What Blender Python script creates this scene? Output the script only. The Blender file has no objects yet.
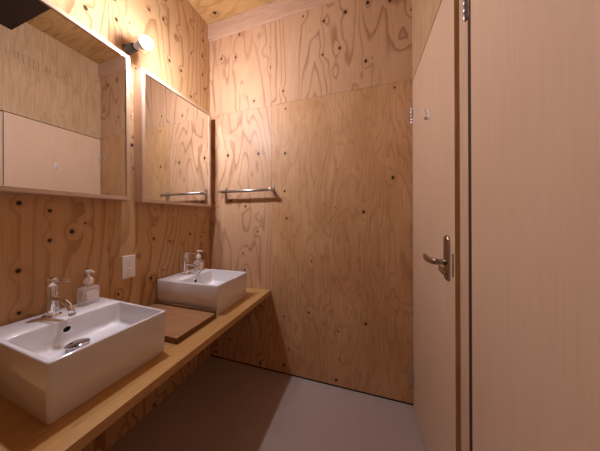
import bpy, bmesh, math, random
from mathutils import Vector, Matrix

random.seed(7)
S = bpy.context.scene
COL = S.collection

# ------------------------------------------------------------------ camera
CAM_Z = 1.2516
cam_data = bpy.data.cameras.new('camera')
cam = bpy.data.objects.new('camera', cam_data)
COL.objects.link(cam)
cam_data.sensor_fit = 'HORIZONTAL'
cam_data.sensor_width = 36.0
cam_data.lens = 36.0 * 201.5 / 600.0
cam_data.shift_y = -(225.5 - 218.17) / 600.0
cam_data.clip_start = 0.01
cam.matrix_world = (Matrix.Translation((0, 0, CAM_Z)) @ Matrix.Rotation(math.radians(17.48), 4, 'Z')
                    @ Matrix.Rotation(math.radians(90), 4, 'X') @ Matrix.Rotation(math.radians(-0.24), 4, 'Z'))
S.camera = cam

# ------------------------------------------------------------------ world, exposure
world = bpy.data.worlds.new('world')
S.world = world
world.use_nodes = True
world.node_tree.nodes['Background'].inputs['Color'].default_value = (0.0, 0.0, 0.0, 1)
world.node_tree.nodes['Background'].inputs['Strength'].default_value = 0.0
S.view_settings.view_transform = 'Standard'
S.view_settings.look = 'None'
S.view_settings.exposure = 2.4
S.view_settings.gamma = 1.0
S.view_settings.use_curve_mapping = False
S.cycles.use_denoising = True
S.cycles.max_bounces = 14
S.cycles.diffuse_bounces = 8
S.cycles.glossy_bounces = 8
S.cycles.transmission_bounces = 10
S.cycles.caustics_reflective = True
S.cycles.sample_clamp_indirect = 0.0
S.cycles.blur_glossy = 0.0
S.cycles.use_guiding = True           # the mirrors throw the bulb's light back across the room
S.cycles.use_surface_guiding = True
S.cycles.guiding_training_samples = 128
S.cycles.surface_guiding_probability = 0.85
S.cycles.use_guiding_direct_light = True
S.cycles.guiding_directional_sampling_type = 'RIS'
BULB = 250.0          # emission of the one lamp's bulb
BULB_COL = (1.0, 0.965, 1.10, 1)

# ------------------------------------------------------------------ room numbers (metres)
XL, XR, D, YF, ZC = -1.3275, 0.3117, 1.5, -1.1, 2.99
ZT, XC = 0.665, -0.726        # worktop height and front edge
XM = -1.255                   # front of the mirror frames

# ------------------------------------------------------------------ materials
def new_mat(name):
    m = bpy.data.materials.new(name)
    m.use_nodes = True
    nt = m.node_tree
    return m, nt, nt.nodes['Principled BSDF']

def plain(name, col, rough=0.5, metal=0.0, spec=0.5, coat=0.0, bump=0.0, mottle=0.0):
    m, nt, b = new_mat(name)
    b.inputs['Roughness'].default_value = rough
    b.inputs['Metallic'].default_value = metal
    b.inputs['Specular IOR Level'].default_value = spec
    b.inputs['Coat Weight'].default_value = coat
    tc = nt.nodes.new('ShaderNodeTexCoord')
    n = nt.nodes.new('ShaderNodeTexNoise')
    n.inputs['Scale'].default_value = 14
    n.inputs['Detail'].default_value = 4
    nt.links.new(tc.outputs['Object'], n.inputs['Vector'])
    mx = nt.nodes.new('ShaderNodeMix'); mx.data_type = 'RGBA'
    mx.inputs['A'].default_value = tuple(c * (1 - mottle) for c in col) + (1,)
    mx.inputs['B'].default_value = tuple(min(1, c * (1 + mottle)) for c in col) + (1,)
    nt.links.new(n.outputs['Fac'], mx.inputs['Factor'])
    nt.links.new(mx.outputs['Result'], b.inputs['Base Color'])
    if bump:
        bp = nt.nodes.new('ShaderNodeBump'); bp.inputs['Strength'].default_value = bump
        bp.inputs['Distance'].default_value = 0.002
        n2 = nt.nodes.new('ShaderNodeTexNoise'); n2.inputs['Scale'].default_value = 180
        nt.links.new(tc.outputs['Object'], n2.inputs['Vector'])
        nt.links.new(n2.outputs['Fac'], bp.inputs['Height'])
        nt.links.new(bp.outputs['Normal'], b.inputs['Normal'])
    return m

class G:
    """tiny node-graph helper"""
    def __init__(s, nt): s.nt = nt
    def put(s, sock, v):
        if hasattr(v, 'is_linked') or hasattr(v, 'links'): s.nt.links.new(v, sock)
        else: sock.default_value = v
    def math(s, op, a, b=0.0, c=None):
        n = s.nt.nodes.new('ShaderNodeMath'); n.operation = op
        s.put(n.inputs[0], a); s.put(n.inputs[1], b)
        if c is not None: s.put(n.inputs[2], c)
        return n.outputs[0]
    def rng(s, v, a, b, c, d, smooth=True):
        n = s.nt.nodes.new('ShaderNodeMapRange'); n.interpolation_type = 'SMOOTHSTEP' if smooth else 'LINEAR'
        s.put(n.inputs['Value'], v)
        for k, x in (('From Min', a), ('From Max', b), ('To Min', c), ('To Max', d)): n.inputs[k].default_value = x
        return n.outputs['Result']
    def mapping(s, vec, scale, loc=(0, 0, 0)):
        n = s.nt.nodes.new('ShaderNodeMapping')
        s.nt.links.new(vec, n.inputs['Vector'])
        n.inputs['Scale'].default_value = scale; n.inputs['Location'].default_value = loc
        return n.outputs['Vector']
    def noise(s, vec, scale=1.0, detail=2.0, rough=0.5, dist=0.0):
        n = s.nt.nodes.new('ShaderNodeTexNoise')
        s.nt.links.new(vec, n.inputs['Vector'])
        n.inputs['Scale'].default_value = scale; n.inputs['Detail'].default_value = detail
        n.inputs['Roughness'].default_value = rough; n.inputs['Distortion'].default_value = dist
        return n.outputs['Fac']
    def mix(s, f, a, b, mode='MIX'):
        n = s.nt.nodes.new('ShaderNodeMix'); n.data_type = 'RGBA'; n.blend_type = mode
        s.put(n.inputs['Factor'], f)
        s.put(n.inputs['A'], a if not isinstance(a, tuple) else a + (1,))
        s.put(n.inputs['B'], b if not isinstance(b, tuple) else b + (1,))
        return n.outputs['Result']

def wood(name, base, line, tint, knot=(0.035, 0.015, 0.008), au=3.2, av=0.75, rings=9.0, drift=5.0,
         line_amt=0.8, knots=0.45, knot_size=0.075, knot_scale=6.0, fine=0.25, mottle=0.5, rough=0.5, spec=0.3,
         detail=2.0, sharp=0.86, coat=0.0, lo=0.45):
    """softwood / veneer face: contour grain, knots, pores; UV = metres (across, along)"""
    m, nt, b = new_mat(name)
    g = G(nt)
    uv = nt.nodes.new('ShaderNodeUVMap'); uv.uv_map = 'UVMap'
    P = uv.outputs['UV']
    sep = nt.nodes.new('ShaderNodeSeparateXYZ'); nt.links.new(P, sep.inputs[0])
    u = sep.outputs['X']
    # knots
    vo = nt.nodes.new('ShaderNodeTexVoronoi'); vo.voronoi_dimensions = '2D'; vo.feature = 'F1'
    vo.inputs['Scale'].default_value = 1.0
    wob = nt.nodes.new('ShaderNodeTexNoise'); wob.inputs['Scale'].default_value = 18
    nt.links.new(P, wob.inputs['Vector'])
    sc = g.mapping(P, (knot_scale, knot_scale * 0.8, 1))
    nt.links.new(sc, vo.inputs['Vector'])
    d = vo.outputs['Distance']
    sc3 = nt.nodes.new('ShaderNodeSeparateColor'); nt.links.new(vo.outputs['Color'], sc3.inputs[0])
    sel = g.math('LESS_THAN', sc3.outputs['Red'], knots)
    size = g.math('MULTIPLY_ADD', sc3.outputs['Green'], 1.0, 0.45)
    dn = g.math('DIVIDE', g.math('MULTIPLY_ADD', wob.outputs['Fac'], 0.05, g.math('SUBTRACT', d, 0.025)), size)
    kmask = g.math('MULTIPLY', g.rng(dn, knot_size * 0.55, knot_size, 1.0, 0.0), sel)
    halo = g.math('MULTIPLY', g.rng(d, 0.0, 0.42, 1.0, 0.0), g.math('GREATER_THAN', g.math('ADD', sel, g.math('GREATER_THAN', sc3.outputs['Blue'], 0.7)), 0.5))
    # contour rings
    n1 = g.noise(g.mapping(P, (au, av, 1)), 1.0, detail, 0.45, 0.35)
    n2 = g.noise(g.mapping(P, (au * 7, av * 5, 1), (3, 5, 0)), 1.0, 2.0)
    F = g.math('MULTIPLY', n1, rings)
    F = g.math('MULTIPLY_ADD', u, drift, F)
    F = g.math('MULTIPLY_ADD', halo, 0.65, F)
    F = g.math('MULTIPLY_ADD', n2, 0.5, F)
    saw = g.math('FRACT', F)
    late = g.math('MULTIPLY', g.rng(saw, lo, sharp, 0.0, 1.0), g.rng(saw, sharp + 0.03, sharp + 0.12, 1.0, 0.0))
    late = g.math('POWER', late, 2.2)
    vary = g.noise(g.mapping(P, (2.1, 0.7, 1), (9, 2, 0)), 1.0, 2.0)
    late = g.math('MULTIPLY', late, g.rng(vary, 0.25, 0.65, 0.35 * line_amt, line_amt))
    # pores and tone
    fn = g.noise(g.mapping(P, (190, 5, 1)), 1.0, 3.0)
    mt = g.noise(g.mapping(P, (5, 2.2, 1), (1, 7, 0)), 1.0, 3.0)
    col = g.mix(g.math('MULTIPLY', g.rng(mt, 0.3, 0.7, 0, 1), mottle), base, tint)
    col = g.mix(late, col, line)
    dk = g.rng(fn, 0.3, 0.75, 1.0 - fine, 1.0)
    vm = nt.nodes.new('ShaderNodeVectorMath'); vm.operation = 'SCALE'
    nt.links.new(col, vm.inputs[0]); nt.links.new(dk, vm.inputs['Scale'])
    ring = g.math('MULTIPLY', g.math('MULTIPLY', g.rng(dn, knot_size, knot_size * 2.4, 0.6, 0.0), sel), 0.4)
    col = g.mix(ring, vm.outputs[0], line)
    col = g.mix(kmask, col, knot)
    nt.links.new(col, b.inputs['Base Color'])
    b.inputs['Roughness'].default_value = rough
    b.inputs['Specular IOR Level'].default_value = spec
    b.inputs['Coat Weight'].default_value = coat
    b.inputs['Coat Roughness'].default_value = 0.25
    bp = nt.nodes.new('ShaderNodeBump'); bp.inputs['Strength'].default_value = 0.12
    bp.inputs['Distance'].default_value = 0.001
    nt.links.new(g.math('SUBTRACT', fn, late), bp.inputs['Height'])
    nt.links.new(bp.outputs['Normal'], b.inputs['Normal'])
    return m

M_LARCH = wood('larch_plywood', (0.64, 0.395, 0.225), (0.34, 0.155, 0.07), (0.58, 0.335, 0.175), au=3.0, av=0.6, rings=14, drift=6,
               line_amt=0.75, lo=0.5, sharp=0.88, knots=0.30, knot_size=0.072, fine=0.14, knot_scale=6.5)
M_LARCH_L = wood('larch_plywood_orange', (0.635, 0.40, 0.198), (0.33, 0.155, 0.06), (0.57, 0.335, 0.145), au=2.6, av=0.5, rings=12, drift=15,
                 line_amt=0.85, sharp=0.86, lo=0.42, knots=0.62, knot_size=0.072, knot_scale=9, fine=0.14)
M_BIRCHY = wood('mottled_plywood', (0.68, 0.405, 0.200), (0.38, 0.19, 0.08), (0.575, 0.32, 0.138), au=5.5, av=1.2, rings=11, drift=4,
                line_amt=0.45, knots=0.30, knot_size=0.05, knot_scale=5.2, mottle=0.9, detail=3.5, fine=0.2, lo=0.35)
M_CEIL = wood('ceiling_plywood', (0.58, 0.34, 0.13), (0.34, 0.16, 0.05), (0.50, 0.27, 0.095), line_amt=0.7, knots=0.6, knot_size=0.09, knot_scale=4.5, rings=12)
M_PALE = wood('pale_plywood', (0.60, 0.40, 0.22), (0.40, 0.24, 0.115), (0.53, 0.34, 0.175), au=5, av=0.8, rings=7, drift=10,
              line_amt=0.45, knots=0.0, mottle=0.5)
M_DOOR = wood('door_veneer', (0.68, 0.485, 0.325), (0.56, 0.37, 0.225), (0.645, 0.445, 0.285), au=6, av=0.35, rings=3, drift=14,
              line_amt=0.10, knots=0.0, fine=0.05, mottle=0.5, rough=0.42)
M_EDGE = wood('door_edge_wood', (0.58, 0.35, 0.14), (0.44, 0.24, 0.08), (0.53, 0.31, 0.11), au=14, av=0.4, rings=3, line_amt=0.4, knots=0.0)
M_FRAME = wood('frame_timber', (0.70, 0.50, 0.34), (0.54, 0.34, 0.20), (0.65, 0.44, 0.28), au=16, av=0.5, rings=3, line_amt=0.35, knots=0.0, fine=0.15)
M_BEAM = wood('beam_timber', (0.67, 0.43, 0.29), (0.54, 0.32, 0.20), (0.63, 0.39, 0.245), au=12, av=0.5, rings=4, line_amt=0.2, knots=0.0)
M_DARK = wood('dark_stained_boards', (0.020, 0.009, 0.005), (0.010, 0.004, 0.002), (0.030, 0.012, 0.006), au=12, av=0.5, knots=0.0, rough=0.6)
M_TOP = wood('worktop_timber', (0.56, 0.325, 0.12), (0.42, 0.215, 0.065), (0.50, 0.275, 0.09), au=9, av=0.4, rings=5, drift=8,
             line_amt=0.45, knots=0.0, fine=0.15, rough=0.35, coat=0.15)
M_BOARD = wood('board_timber', (0.44, 0.235, 0.11), (0.28, 0.125, 0.05), (0.38, 0.19, 0.085), au=7, av=0.7, rings=6, line_amt=0.55, knots=0.0, rough=0.45)
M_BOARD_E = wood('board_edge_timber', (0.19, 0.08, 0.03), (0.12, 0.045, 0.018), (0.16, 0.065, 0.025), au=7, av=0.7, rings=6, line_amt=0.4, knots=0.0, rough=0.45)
M_INK = plain('faded_brown_ink', (0.33, 0.20, 0.105), rough=0.7)
M_FLOOR = plain('grey_floor', (0.44, 0.36, 0.315), rough=0.45, spec=0.35, mottle=0.05, bump=0.03)
M_CERAMIC = plain('white_ceramic', (0.72, 0.71, 0.715), rough=0.08, spec=0.5, coat=0.4)
M_CHROME = plain('chrome', (0.86, 0.86, 0.88), rough=0.06, metal=1.0)
M_STOPPER = plain('dark_chrome', (0.50, 0.49, 0.53), rough=0.12, metal=1.0)  # chrome in a darker tone for the drain stopper
M_STEEL = plain('brushed_steel', (0.54, 0.50, 0.47), rough=0.38, metal=1.0)
M_BRONZE = plain('satin_nickel', (0.42, 0.34, 0.27), rough=0.3, metal=1.0)
M_BLACK = plain('black_plastic', (0.010, 0.009, 0.009), rough=0.8, spec=0.1)
M_SOCKET = plain('dark_grey_lampholder', (0.035, 0.04, 0.05), rough=0.55)
M_WHITE = plain('white_plastic', (0.80, 0.76, 0.73), rough=0.35)
M_MIRROR = plain('mirror_silver', (0.86, 0.86, 0.85), rough=0.0, metal=1.0)
M_HOUSING = plain('grey_bulb_housing', (0.30, 0.31, 0.33), rough=0.5)
M_GAP = plain('shadow_gap_black', (0.018, 0.009, 0.006), rough=0.9, spec=0.1)
M_GAP_SHADE = plain('dark_brown_gap_shade', (0.075, 0.035, 0.022), rough=0.8, spec=0.15)  # shade of the door gap as a dark brown colour
M_SLOT = plain('socket_slot_grey', (0.30, 0.27, 0.25), rough=0.6)
M_LABEL = plain('paper_label', (0.78, 0.74, 0.72), rough=0.6)

M_GLASS = plain('clear_bottle_plastic', (0.86, 0.84, 0.80), rough=0.08, coat=0.5)
M_GLASS.node_tree.nodes['Principled BSDF'].inputs['Alpha'].default_value = 0.22
M_BULB, _nt, _b = new_mat('lit_bulb')
_b.inputs['Emission Color'].default_value = BULB_COL
_b.inputs['Emission Strength'].default_value = BULB
_b.inputs['Base Color'].default_value = (0.9, 0.9, 0.9, 1)

# ------------------------------------------------------------------ mesh helpers
class MB:
    """collects shapes for ONE mesh object; several materials allowed"""
    def __init__(s, grain='Z', seed=None):
        s.bm = bmesh.new(); s.uv = s.bm.loops.layers.uv.new('UVMap'); s.grain = grain; s.mats = []
        s.off = (random.uniform(0, 40), random.uniform(0, 40)) if seed is None else (seed * 3.17, seed * 5.71)
    def mi(s, m):
        if m not in s.mats: s.mats.append(m)
        return s.mats.index(m)
    def _finish(s, faces, m, grain, off, smooth=False):
        i = s.mi(m); grain = grain or s.grain; off = off or s.off
        gi = 'XYZ'.index(grain)
        for f in faces:
            f.material_index = i; f.smooth = smooth
            f.normal_update()
            n = f.normal; ax = max(range(3), key=lambda k: abs(n[k]))
            if ax != gi: a = 3 - ax - gi; bb = gi
            else: a, bb = [k for k in range(3) if k != ax]
            for lp in f.loops:
                c = lp.vert.co
                lp[s.uv].uv = (c[a] + off[0] + 0.37 * ax, c[bb] + off[1])
    def box(s, lo, hi, m, bevel=0.0, grain=None, off=None, seg=2):
        vs = [s.bm.verts.new((x, y, z)) for x in (lo[0], hi[0]) for y in (lo[1], hi[1]) for z in (lo[2], hi[2])]
        q = [(0, 1, 3, 2), (4, 6, 7, 5), (0, 4, 5, 1), (2, 3, 7, 6), (0, 2, 6, 4), (1, 5, 7, 3)]
        fs = [s.bm.faces.new([vs[i] for i in t]) for t in q]
        bmesh.ops.recalc_face_normals(s.bm, faces=fs)
        if bevel:
            es = list({e for f in fs for e in f.edges})
            r = bmesh.ops.bevel(s.bm, geom=es, offset=bevel, segments=seg, profile=0.5, affect='EDGES')
            fs = list({f for v in r['verts'] for f in v.link_faces} | {f for f in fs if f.is_valid})
        s._finish(fs, m, grain, off)
        return s
    def lathe(s, prof, m, mat=None, n=32, smooth=True):
        """prof = (radius, height) list, turned about Z then placed by mat"""
        rings = []; mat = mat or Matrix()
        for r, h in prof:
            if r < 1e-6: rings.append([s.bm.verts.new(mat @ Vector((0, 0, h)))])
            else: rings.append([s.bm.verts.new(mat @ Vector((r * math.cos(2 * math.pi * k / n), r * math.sin(2 * math.pi * k / n), h))) for k in range(n)])
        fs = []
        for A, B in zip(rings, rings[1:]):
            for k in range(n):
                j = (k + 1) % n
                if len(A) == 1 and len(B) == 1: continue
                if len(A) == 1: fs.append(s.bm.faces.new((A[0], B[k], B[j])))
                elif len(B) == 1: fs.append(s.bm.faces.new((A[k], A[j], B[0])))
                else: fs.append(s.bm.faces.new((A[k], A[j], B[j], B[k])))
        for R, flip in ((rings[0], True), (rings[-1], False)):
            if len(R) > 1: fs.append(s.bm.faces.new(R[::-1] if flip else R))
        bmesh.ops.recalc_face_normals(s.bm, faces=fs)
        s._finish(fs, m, None, None, smooth)
        return s
    def tube(s, pts, rad, m, n=16, flat=1.0):
        """swept round (or flattened) bar along pts; rad a number or one per point"""
        pts = [Vector(p) for p in pts]; R = rad if isinstance(rad, (list, tuple)) else [rad] * len(pts)
        rings = []; up = None
        for i, p in enumerate(pts):
            t = (pts[min(i + 1, len(pts) - 1)] - pts[max(i - 1, 0)]).normalized()
            if up is None:
                up = Vector((0, 0, 1)) if abs(t.z) < 0.9 else Vector((1, 0, 0))
            sd = t.cross(up).normalized(); up = sd.cross(t).normalized()
            rings.append([s.bm.verts.new(p + R[i] * (math.cos(2 * math.pi * k / n) * sd * flat + math.sin(2 * math.pi * k / n) * up)) for k in range(n)])
        fs = []
        for A, B in zip(rings, rings[1:]):
            for k in range(n):
                j = (k + 1) % n; fs.append(s.bm.faces.new((A[k], A[j], B[j], B[k])))
        fs.append(s.bm.faces.new(rings[0][::-1])); fs.append(s.bm.faces.new(rings[-1]))
        bmesh.ops.recalc_face_normals(s.bm, faces=fs)
        s._finish(fs, m, None, None, True)
        fs[-1].smooth = fs[-2].smooth = False
        return s
    def loops(s, rings, m, smooth=False, closed_ends=(True, True), grain=None):
        """bridge equal-length vertex loops (lists of 3-D points)"""
        V = [[s.bm.verts.new(p) for p in r] for r in rings]; fs = []; n = len(V[0])
        for A, B in zip(V, V[1:]):
            for k in range(n):
                j = (k + 1) % n; fs.append(s.bm.faces.new((A[k], A[j], B[j], B[k])))
        if closed_ends[0]: fs.append(s.bm.faces.new(V[0][::-1]))
        if closed_ends[1]: fs.append(s.bm.faces.new(V[-1]))
        bmesh.ops.recalc_face_normals(s.bm, faces=fs)
        s._finish(fs, m, grain, None, smooth)
        return s
    def build(s, name, parent=None):
        me = bpy.data.meshes.new(name); s.bm.to_mesh(me); s.bm.free()
        for m in s.mats: me.materials.append(m)
        o = bpy.data.objects.new(name, me); COL.objects.link(o)
        if parent: put_under(o, parent)
        return o

def put_under(o, parent):
    o.parent = parent
    # part meshes are built in world coordinates: only an Empty's own placement has to be undone
    o.matrix_parent_inverse = (Matrix() if parent.type == 'MESH' else
                               Matrix.LocRotScale(parent.location, parent.rotation_euler, parent.scale).inverted())

def thing(name, label, cat, loc=(0, 0, 0), group=None):
    o = bpy.data.objects.new(name, None); COL.objects.link(o); o.location = loc; o.empty_display_size = 0.05
    return tag(o, label, cat, group)
def tag(o, label, cat, group=None):
    o['label'] = label; o['category'] = cat
    if group: o['group'] = group
    return o
def struct(o, label, cat):
    o['kind'] = 'structure'; o['label'] = label; o['category'] = cat
    return o

# ------------------------------------------------------------------ shell
G_ = 0.0008
b = MB('Y'); b.box((XL - 0.1, YF - 0.1, -0.1), (XR + 0.1, D + 0.1, 0), M_FLOOR)
struct(b.build('floor'), 'smooth grey floor of the washroom', 'floor')
b = MB('X', 3); b.box((XL - 0.1, YF - 0.1, ZC), (XR + 0.1, D + 0.1, ZC + 0.1), M_CEIL)
struct(b.build('ceiling'), 'orange plywood ceiling with dark knots', 'ceiling')

ZS = 2.172                       # horizontal joint of the back wall sheets
b = MB('Z')
b.box((XL - 0.1, D + 0.006, 0), (XR + 0.1, D + 0.1, ZC), M_GAP)
XS = -0.7158
for lo, hi, m, off in (((XL - .02, ZS), (XS, ZC), M_LARCH, (1.3, 4.2)), ((XS, ZS), (XR + .02, ZC), M_LARCH, (6.1, 2.6)),
                  ((XL - .02, 0.014), (XS, ZS), M_LARCH, (11.4, 9.5)), ((XS, 0.014), (XR + .02, ZS), M_BIRCHY, (3.9, 14.3))):
    b.box((lo[0] + G_, D, lo[1] + G_), (hi[0] - G_, D + 0.008, hi[1] - G_), m, off=off)
struct(b.build('wall_back'), 'plywood back wall of four sheets with knots, towel bar on it', 'wall')

b = MB('Z')
b.box((XL - 0.1, YF - 0.1, 0), (XL - 0.006, D + 0.1, ZC), M_GAP)
ys = [YF, -0.17, 0.737, D]
for k in range(3):
    b.box((XL - 0.008, ys[k] + G_, 0.0), (XL, ys[k + 1] - G_, ZC), M_LARCH_L, off=((2.2, 1.7), (5.3, 8.1), (9.4, 3.3))[k])
struct(b.build('wall_left'), 'orange plywood wall behind the mirrors and basins', 'wall')

ZD = 2.146                       # door head
b = MB('Z')
b.box((XR + 0.04, YF - 0.1, 0), (XR + 0.14, D + 0.1, ZC), M_GAP)
b.box((XR, YF, ZD + 0.006), (XR + 0.045, D, ZC), M_PALE, off=(4.4, 2.0))
# faded, unreadable ink stamp of the plywood sheet: broken bars and a small box
rs = random.Random(4)
def ink(y0, y1, z0, z1): b.box((XR - 0.0003, y0, z0), (XR + 0.0005, y1, z1), M_INK)
for y in (0.862, 0.905, 0.925, 1.085, 1.112, 1.150, 1.205):
    ink(y, y + 0.007, 2.635 + rs.uniform(-.01, .01), 2.685)
for y0, y1, z in ((0.905, 0.932, 2.683), (0.955, 1.045, 2.688), (0.955, 1.045, 2.607), (0.967, 1.035, 2.662), (0.967, 1.035, 2.634), (1.085, 1.119, 2.660), (1.150, 1.192, 2.640), (1.205, 1.255, 2.617)):
    ink(y0, y1, z, z + 0.005)
for y in (0.955, 0.985, 1.012, 1.040): ink(y, y + 0.005, 2.607, 2.693)
struct(b.build('wall_right'), 'pale plywood wall above the two doors', 'wall')
b = MB('Z'); b.box((XL - 0.1, YF - 0.1, 0), (XR + 0.1, YF, ZC), M_PALE)
struct(b.build('wall_front'), 'plain plywood wall behind the viewer', 'wall')

b = MB('X'); b.box((XL, 1.478, 2.851), (XR, D - 0.0005, ZC - 0.0005), M_BEAM, bevel=0.002)
struct(b.build('trim_1'), 'pinkish timber beam under the ceiling along the back wall', 'beam')
b = MB('X')
for k in range(6):
    b.box((XL + 0.0005, 0.895 - 0.2 * (k + 1) + 0.002, 2.851), (XR - 0.0005, 0.895 - 0.2 * k, ZC - 0.0005), M_DARK, bevel=0.003)
struct(b.build('trim_2'), 'dark brown boarded soffit over the near half of the room', 'soffit')

# jamb between the doors
XJ = XR + 0.015
b = MB('Z', 5); b.box((XJ, 0.794, 0), (XR + 0.045, 0.8535, ZD), M_FRAME, bevel=0.0015)
b.box((XJ + 0.001, 0.739, 0), (XR + 0.045, 0.7935, ZD), M_GAP_SHADE)  # strip filling the open gap by the near door, painted dark as its shade
struct(b.build('trim_3'), 'pale timber door post between the two doors', 'door frame')

def hinge(parent, x, y, z0, z1, side):
    b = MB()
    n = 5; h = (z1 - z0) / n
    for k in range(n):
        b.lathe([(0.0058, z0 + k * h + 0.0006), (0.0065, z0 + k * h + 0.0018), (0.0065, z0 + (k + 1) * h - 0.0018), (0.0058, z0 + (k + 1) * h - 0.0006)],
                M_STEEL, Matrix.Translation((x, y, 0)), n=16)
    b.lathe([(0.0, z0 - 0.004), (0.004, z0 - 0.003), (0.005, z0), (0.003, z0 + 0.002)], M_STEEL, Matrix.Translation((x, y, 0)), n=12)
    b.lathe([(0.003, z1 - 0.002), (0.005, z1), (0.004, z1 + 0.003), (0.0, z1 + 0.004)], M_STEEL, Matrix.Translation((x, y, 0)), n=12)
    b.box((XR - 0.0012, min(y, y + side * 0.014), z0), (XR - 0.0002, max(y, y + side * 0.014), z1), M_STEEL)
    o = b.build('hinge', parent); o['label'] = 'steel butt hinge'
    return o

# door_1 : far door with lever handle
b = MB('Z', 8)
b.box((XR, 0.8537, 0.008), (XR + 0.035, D - 0.004, ZD), M_DOOR, bevel=0.0008)
for f in b.bm.faces:             # plywood edge shows on the latch side
    if f.normal.y < -0.9: f.material_index = b.mi(M_EDGE)
door1 = struct(b.build('door_1'), 'pale veneer door with lever handle and coat hook beside the back wall', 'door')
hinge(door1, XR - 0.006, 1.490, 1.868, 1.984, -1)
hinge(door1, XR - 0.006, 1.490, 0.155, 0.262, -1)
# lever handle
hy = 0.9165
b = MB()
ring = []
def stadium(cy, z0, z1, r, n=10):
    p = [(cy + r * math.cos(math.pi * k / n), z1 - r + r * math.sin(math.pi * k / n)) for k in range(n + 1)]
    return p + [(cy - r * math.cos(math.pi * k / n), z0 + r - r * math.sin(math.pi * k / n)) for k in range(n + 1)]
b.loops([[(XR - t, y, z) for y, z in stadium(hy, 1.008 + i, 1.184 - i, 0.0225 - i)] for t, i in ((0.0, 0), (0.006, 0), (0.0085, 0.0025))], M_BRONZE)
plate = b.build('handle', door1); plate['label'] = 'satin nickel lever handle on a long rounded plate'
b = MB()
zl = 1.079
b.tube([(XR - 0.0085, hy, zl), (XR - 0.030, hy, zl), (XR - 0.047, hy + 0.001, zl)], [0.0120, 0.0105, 0.0110], M_BRONZE)
b.tube([(XR - 0.040, hy - 0.010, zl), (XR - 0.047, hy + 0.004, zl), (XR - 0.055, hy + 0.028, zl), (XR - 0.058, hy + 0.040, zl),
        (XR - 0.057, hy + 0.066, zl + 0.001), (XR - 0.054, hy + 0.098, zl + 0.002)], [0.0115, 0.0125, 0.0125, 0.0130, 0.0135, 0.0135], M_BRONZE, flat=0.5)
b.build('lever', plate)
b = MB(); b.lathe([(0.0, 0), (0.007, 0), (0.0075, 0.004), (0.005, 0.006), (0, 0.0062)], M_BRONZE, Matrix.Translation((XR - 0.0085, hy, 1.035)) @ Matrix.Rotation(-math.pi / 2, 4, 'Y'), n=20)
b.box((XR - 0.0155, hy - 0.0008, 1.031), (XR - 0.0146, hy + 0.0008, 1.039), M_BLACK)
b.build('lock_button', plate)
b = MB(); b.box((XR - 0.0012, 0.866, 1.035), (XR + 0.002, 0.873, 1.118), M_BLACK)
o = b.build('latch_plate', door1); o['label'] = 'black slot of the latch at the door edge'
# coat hook
b = MB()
hk, hz = 1.150, 1.765
b.loops([[(XR - t, y, z) for y, z in stadium(hk, hz - 0.032 + i, hz + 0.03 - i, 0.011 - i)] for t, i in ((0.0, 0), (0.003, 0), (0.004, 0.001))], M_WHITE)
b.tube([(XR - 0.003, hk, hz + 0.006), (XR - 0.010, hk, hz + 0.004), (XR - 0.018, hk, hz + 0.010), (XR - 0.020, hk, hz + 0.026)], [0.006, 0.005, 0.005, 0.0055], M_WHITE)
b.tube([(XR - 0.003, hk, hz - 0.014), (XR - 0.009, hk, hz - 0.021), (XR - 0.014, hk, hz - 0.021), (XR - 0.017, hk, hz - 0.012)], [0.0055, 0.0045, 0.0045, 0.005], M_BRONZE)
o = b.build('coat_hook', door1); o['label'] = 'small white and metal coat hook'

# door_2 : near door
b = MB('Z', 13)
b.box((XR, -0.05, 0.008), (XR + 0.035, 0.7375, ZD), M_DOOR, bevel=0.0008)
for f in b.bm.faces:
    if abs(f.normal.y) > 0.9: f.material_index = b.mi(M_EDGE)
door2 = struct(b.build('door_2'), 'plain pale veneer door filling the right side, nearest the viewer', 'door')
hinge(door2, XR - 0.004, 0.760, 1.872, 1.985, -1)
hinge(door2, XR - 0.004, 0.760, 0.155, 0.262, -1)
b = MB('Z', 6); b.box((XJ, -0.12, 0), (XR + 0.045, -0.053, ZD), M_FRAME); b.box((XR, YF, 0), (XR + 0.045, -0.12, ZD + 0.003), M_PALE)
struct(b.build('trim_4'), 'pale timber door post and wall on the near side of the near door', 'door frame')

# ------------------------------------------------------------------ worktop
b = MB('Y', 4)
b.box((XL, -0.45, ZT - 0.035), (XC, D, ZT), M_TOP, bevel=0.002)
tag(b.build('countertop'), 'long honey coloured wooden countertop along the mirror wall', 'counter')

# ------------------------------------------------------------------ mirrors
def mirror(y0, y1, z0, z1, label):
    t = thing('wall_mirror', label, 'mirror', (XL, (y0 + y1) / 2, z0), 'framed mirrors above the basins')
    w = 0.0195
    b = MB('Z')
    xb = XL + 0.0005
    b.box((xb, y0, z0), (XM, y0 + w, z1), M_FRAME, bevel=0.001)
    b.box((xb, y1 - w, z0), (XM, y1, z1), M_FRAME, bevel=0.001)
    b.box((xb, y0 + w, z1 - w), (XM, y1 - w, z1), M_FRAME, bevel=0.001, grain='Y')
    b.box((xb, y0 + w, z0), (XM, y1 - w, z0 + w), M_FRAME, bevel=0.001, grain='Y')
    b.build('frame', t)
    b = MB(); b.box((XM - 0.012, y0 + w - 0.0, z0 + w), (XM - 0.006, y1 - w, z1 - w), M_MIRROR)
    o = b.build('mirror_glass', t); o['label'] = 'mirror glass'
    return t
mirror(0.225, 0.799, 1.356, 2.168, 'wood framed mirror above the near basin, reflecting the pale door opposite')
mirror(0.8626, 1.4305, 1.352, 2.155, 'wood framed mirror above the far basin next to the back wall')

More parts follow.
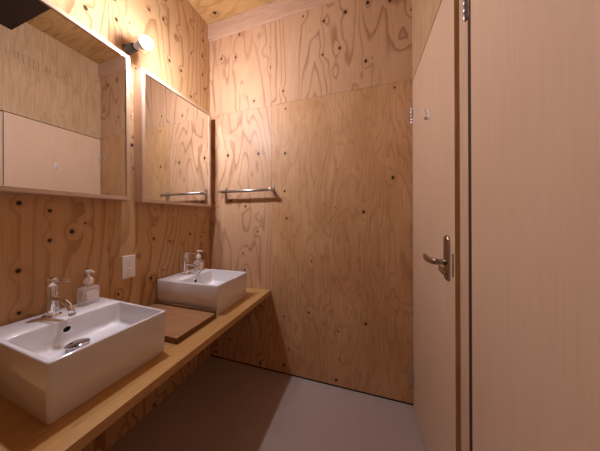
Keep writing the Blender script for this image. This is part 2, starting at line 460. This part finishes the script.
# ------------------------------------------------------------------ lamp
LY, LZ, LX = 0.828, 2.248, -1.168
lamp = thing('wall_lamp', 'bare glowing bulb in a dark grey socket between the tops of the mirrors', 'lamp', (XL, LY, LZ))
RX = Matrix.Translation((XL, LY, LZ)) @ Matrix.Rotation(math.pi / 2, 4, 'Y')
b = MB(); b.lathe([(0.0, 0.0005), (0.026, 0.0005), (0.026, 0.006), (0.0235, 0.010), (0.0225, 0.05), (0.0205, 0.066), (0.017, 0.072), (0.0, 0.0725)], M_SOCKET, RX)
o = b.build('lamp_socket', lamp); o['label'] = 'dark grey lamp socket'
b = MB(); b.lathe([(0.0135, 0.073), (0.0150, 0.080), (0.0165, 0.100), (0.0240, 0.122), (0.0300, 0.138), (0.0318, 0.1515), (0.0312, 0.1525)], M_HOUSING, RX)
o = b.build('bulb_base', lamp); o['label'] = 'grey flared housing of the bulb'
b = MB(); rb = 0.031; cb = LX - XL
b.lathe([(max(0, rb * math.sin(math.pi * k / 16)), cb - rb * math.cos(math.pi * k / 16)) for k in range(17)], M_BULB, RX, n=24)
o = b.build('bulb', lamp); o['label'] = 'glowing white globe bulb'

# ------------------------------------------------------------------ basins
def rrect(x0, x1, y0, y1, z, r, n=5):
    pts = []
    for cx, cy, a0 in ((x1 - r, y1 - r, 0), (x0 + r, y1 - r, 90), (x0 + r, y0 + r, 180), (x1 - r, y0 + r, 270)):
        for k in range(n + 1):
            a = math.radians(a0 + 90 * k / n); pts.append((cx + r * math.cos(a), cy + r * math.sin(a), z))
    return pts
ZR = 0.846
def basin(y0, y1, turn, label, back=0.012):
    x0, x1 = XL + back, -0.8395
    yc = (y0 + y1) / 2
    t = thing('wash_basin', label, 'basin', ((x0 + x1) / 2, yc, ZT), 'white basins on the countertop')
    RT = Matrix.Translation((-1.08, yc, 0)) @ Matrix.Rotation(math.radians(turn), 4, 'Z') @ Matrix.Translation((1.08, -yc, 0))
    b = MB()
    z0 = ZT + 0.0005
    w = 0.013; xi = -1.152; zf = 0.750
    rings = [rrect(x0 + .006, x1 - .009, y0 + .006, y1 - .006, z0, 0.010),
             rrect(x0 + .003, x1 - .006, y0 + .003, y1 - .003, z0 + 0.004, 0.012),
             rrect(x0, x1, y0, y1, ZR - 0.006, 0.012), rrect(x0 + .0008, x1 - .0008, y0 + .0008, y1 - .0008, ZR - 0.0025, 0.0125),
             rrect(x0 + .003, x1 - .003, y0 + .003, y1 - .003, ZR - 0.0004, 0.011), rrect(x0 + .005, x1 - .005, y0 + .005, y1 - .005, ZR, 0.010)]
    ri = [rrect(xi, x1 - w + .002, y0 + w - .002, y1 - w + .002, ZR, 0.014), rrect(xi + .001, x1 - w + .0005, y0 + w - .0005, y1 - w + .0005, ZR - .0012, 0.014),
          rrect(xi + .003, x1 - w, y0 + w, y1 - w, ZR - .005, 0.014),
          rrect(xi + .006, x1 - w - .006, y0 + w + .004, y1 - w - .004, zf + 0.022, 0.02),
          rrect(xi + .010, x1 - w - .012, y0 + w + .008, y1 - w - .008, zf + 0.008, 0.026),
          rrect(xi + .022, x1 - w - .024, y0 + w + .020, y1 - w - .020, zf + 0.001, 0.03),
          rrect(xi + .075, x1 - w - .14, yc - .05, yc + .05, zf - 0.003, 0.03)]
    b.loops([[RT @ Vector(p) for p in r] for r in rings + ri], M_CERAMIC, smooth=True)
    o = b.build('bowl', t)
    o['label'] = 'white ceramic rectangular bowl'
    dx = -1.057
    b = MB()
    T = RT @ Matrix.Translation((dx, yc - 0.022, zf + 0.001)) @ Matrix.Scale(1.12, 4)
    b.lathe([(0.0, 0.0), (0.030, 0.0), (0.031, 0.002), (0.029, 0.004), (0.016, 0.004), (0.0155, 0.014), (0.030, 0.0145), (0.0312, 0.016), (0.029, 0.0195), (0.018, 0.0225), (0.0, 0.0235)], M_STOPPER, T, n=40)
    o = b.build('drain_stopper', t); o['label'] = 'domed chrome pop-up drain stopper'
    b = MB()
    T = RT @ Matrix.Translation((xi + 0.0045, yc - 0.017, 0.807)) @ Matrix.Rotation(math.pi / 2, 4, 'Y') @ Matrix.Scale(1.2, 4)
    b.lathe([(0.0, -0.002), (0.0115, -0.002), (0.0115, 0.0012), (0.0098, 0.0022), (0.0085, 0.001)], M_CHROME, T, n=32)
    b.lathe([(0.0, 0.0008), (0.0090, 0.0008), (0.0090, 0.0019), (0, 0.0019)], M_BLACK, T, n=32)
    o = b.build('overflow_hole', t); o['label'] = 'small dark overflow hole'
    return t, yc
bs1, yc1 = basin(0.333, 0.684, -2.0, 'white rectangular vessel basin nearest the viewer on the countertop')
bs2, yc2 = basin(0.999, 1.336, 1.2, 'white rectangular vessel basin near the back wall, far end of countertop', 0.002)

def faucet(x, y, label):
    t = thing('faucet', label, 'faucet', (x, y, ZR), 'chrome faucets on the basins')
    T = Matrix.Translation((x, y, ZR))
    b = MB(); b.lathe([(0.0, 0.0004), (0.0285, 0.0004), (0.029, 0.003), (0.027, 0.006), (0.023, 0.007)], M_CHROME, T, n=40)
    b.build('base_flange', t)
    b = MB(); b.lathe([(0.0245, 0.006), (0.0235, 0.02), (0.0215, 0.05), (0.0200, 0.075), (0.0195, 0.09), (0.0195, 0.125), (0.0188, 0.1265)], M_CHROME, T, n=40)
    b.build('body', t)
    b = MB()
    b.tube([(x + 0.005, y, ZR + 0.074), (x + 0.03, y, ZR + 0.077), (x + 0.060, y + 0.002, ZR + 0.077), (x + 0.084, y + 0.004, ZR + 0.072), (x + 0.101, y + 0.006, ZR + 0.058),
            (x + 0.112, y + 0.008, ZR + 0.040), (x + 0.119, y + 0.009, ZR + 0.024)], [0.012, 0.0110, 0.0100, 0.0095, 0.0095, 0.0098, 0.0108], M_CHROME, n=24)
    sp = b.build('spout', t)
    b = MB(); b.lathe([(0.0, 0.0), (0.0098, 0.0), (0.0105, 0.004), (0.0105, 0.01)], M_STEEL, Matrix.Translation((x + 0.1195, y + 0.009, ZR + 0.016)), n=24)
    b.build('aerator', sp)
    b = MB(); b.lathe([(0.0185, 0.1275), (0.0197, 0.129), (0.0197, 0.156), (0.0182, 0.160), (0.012, 0.163), (0.0, 0.1635)], M_CHROME, T, n=40)
    hd = b.build('handle', t)
    b = MB(); b.tube([(x + 0.012, y, ZR + 0.150), (x + 0.055, y + 0.003, ZR + 0.153), (x + 0.104, y + 0.006, ZR + 0.155)], [0.0038, 0.0034, 0.0036], M_CHROME, n=14)
    b.build('lever', hd)
    return t
faucet(-1.247, 0.492, 'chrome single lever faucet on the near basin, facing the near mirror')
faucet(-1.245, 1.155, 'chrome single lever faucet on the far basin near the back wall')

def soap(x, y, rz, label):
    t = thing('soap_dispenser', label, 'soap dispenser', (x, y, ZR), 'pump soap bottles on the basins')
    t.rotation_euler.z = rz
    L = Matrix.Translation((x, y, 0)) @ Matrix.Rotation(rz, 4, 'Z')
    def R(hx, hy_, z, r): return [L @ Vector(p) for p in rrect(-hx, hx, -hy_, hy_, z, r)]
    z = ZR + 0.0006
    b = MB()
    outer = [R(.020, .034, z, .006), R(.022, .036, z + .003, .008), R(.022, .036, z + .072, .008), R(.020, .034, z + .079, .009), R(.013, .020, z + .085, .009), R(.0125, .0125, z + .088, .0120), R(.0125, .0125, z + .096, .0120)]
    inner = [R(.0105, .0105, z + .096, .0100), R(.0105, .0105, z + .087, .0100), R(.0175, .0315, z + .077, .007), R(.0195, .0335, z + .071, .0065), R(.0195, .0335, z + .006, .0065), R(.018, .032, z + .005, .005)]
    b.loops(outer + inner, M_GLASS, smooth=True)
    o = b.build('bottle', t); o['label'] = 'clear rectangular bottle'
    b = MB()
    x_ = 0.0224
    pts = [L @ Vector(p) for p in ((x_, -.022, z + .018), (x_, .028, z + .018), (x_, .028, z + .066), (x_, -.022, z + .066))]
    pts2 = [p + L.to_3x3() @ Vector((0.0006, 0, 0)) for p in pts]
    b.loops([pts, pts2], M_LABEL)
    o = b.build('paper_label', t); o['label'] = 'blank looking white paper label'
    b = MB()
    T = L @ Matrix.Translation((0, 0, z + 0.096))
    b.lathe([(0.0, 0.0), (0.0165, 0.0), (0.017, 0.002), (0.017, 0.018), (0.013, 0.026), (0.0075, 0.031), (0.0065, 0.036), (0.005, 0.038), (0.005, 0.052)], M_WHITE, T, n=28)
    pm = b.build('pump', t); pm['label'] = 'white plastic pump'
    b = MB()
    b.lathe([(0.0, 0.050), (0.0095, 0.050), (0.0105, 0.053), (0.0105, 0.060), (0.009, 0.063), (0.0, 0.0635)], M_WHITE, T, n=24)
    b.tube([T @ Vector(p) for p in ((0.0, 0, 0.0575), (0.016, 0, 0.0585), (0.028, 0, 0.057), (0.034, 0, 0.052))], [0.0052, 0.005, 0.0045, 0.004], M_WHITE)
    b.build('nozzle', pm)
    b = MB(); b.tube([T @ Vector((0, 0, 0.0)), T @ Vector((0.001, 0.004, -0.05)), T @ Vector((0.002, 0.010, -0.086))], 0.0028, M_WHITE, n=10)
    b.build('dip_tube', pm)
    return t
soap(-1.262, 0.618, math.radians(8), 'clear soap bottle with white pump beside the near faucet')
soap(-1.225, 1.258, math.radians(12), 'clear soap bottle with white pump beside the far faucet, near the corner')

# ------------------------------------------------------------------ board between the basins
b = MB('X', 9)
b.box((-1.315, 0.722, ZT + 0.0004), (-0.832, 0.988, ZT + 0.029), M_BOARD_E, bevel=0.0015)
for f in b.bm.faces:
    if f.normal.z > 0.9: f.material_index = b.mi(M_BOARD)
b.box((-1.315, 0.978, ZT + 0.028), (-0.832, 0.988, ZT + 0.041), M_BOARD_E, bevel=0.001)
tag(b.build('wooden_board'), 'brown wooden board lying on the countertop between the basins', 'board')

# ------------------------------------------------------------------ outlet
oy, oz = 0.8305, 0.969
t = thing('power_outlet', 'white double power outlet on the wall below the gap between mirrors', 'outlet', (XL, oy, oz - 0.07))
b = MB(); b.box((XL + 0.0002, oy - 0.034, oz - 0.066), (XL + 0.0085, oy + 0.034, oz + 0.066), M_WHITE, bevel=0.003, seg=3)
b.build('cover_plate', t)
for dz in (0.030, -0.030):
    b = MB(); b.box((XL + 0.008, oy - 0.0125, oz + dz - 0.021), (XL + 0.0105, oy + 0.0125, oz + dz + 0.021), M_WHITE, bevel=0.0012)
    for s in (-1, 1):
        b.box((XL + 0.0102, oy - 0.0055, oz + dz + s * 0.008 - 0.001), (XL + 0.0108, oy + 0.0055, oz + dz + s * 0.008 + 0.001), M_SLOT)
    b.build('socket', t)

# ------------------------------------------------------------------ towel bar
t = thing('towel_bar', 'brushed steel towel bar on the back wall beside the far mirror', 'towel bar', (-0.92, D, 1.477))
for x in (-1.155, -0.697):
    b = MB()
    b.box((x - 0.011, D - 0.005, 1.436), (x + 0.011, D, 1.521), M_STEEL, bevel=0.0015)
    b.box((x - 0.009, D - 0.072, 1.466), (x + 0.009, D - 0.004, 1.489), M_STEEL, bevel=0.002)
    b.build('bracket', t)
b = MB(); b.tube([(-1.172, D - 0.060, 1.4775), (-0.680, D - 0.060, 1.4775)], 0.0115, M_STEEL, n=24)
b.build('bar', t)
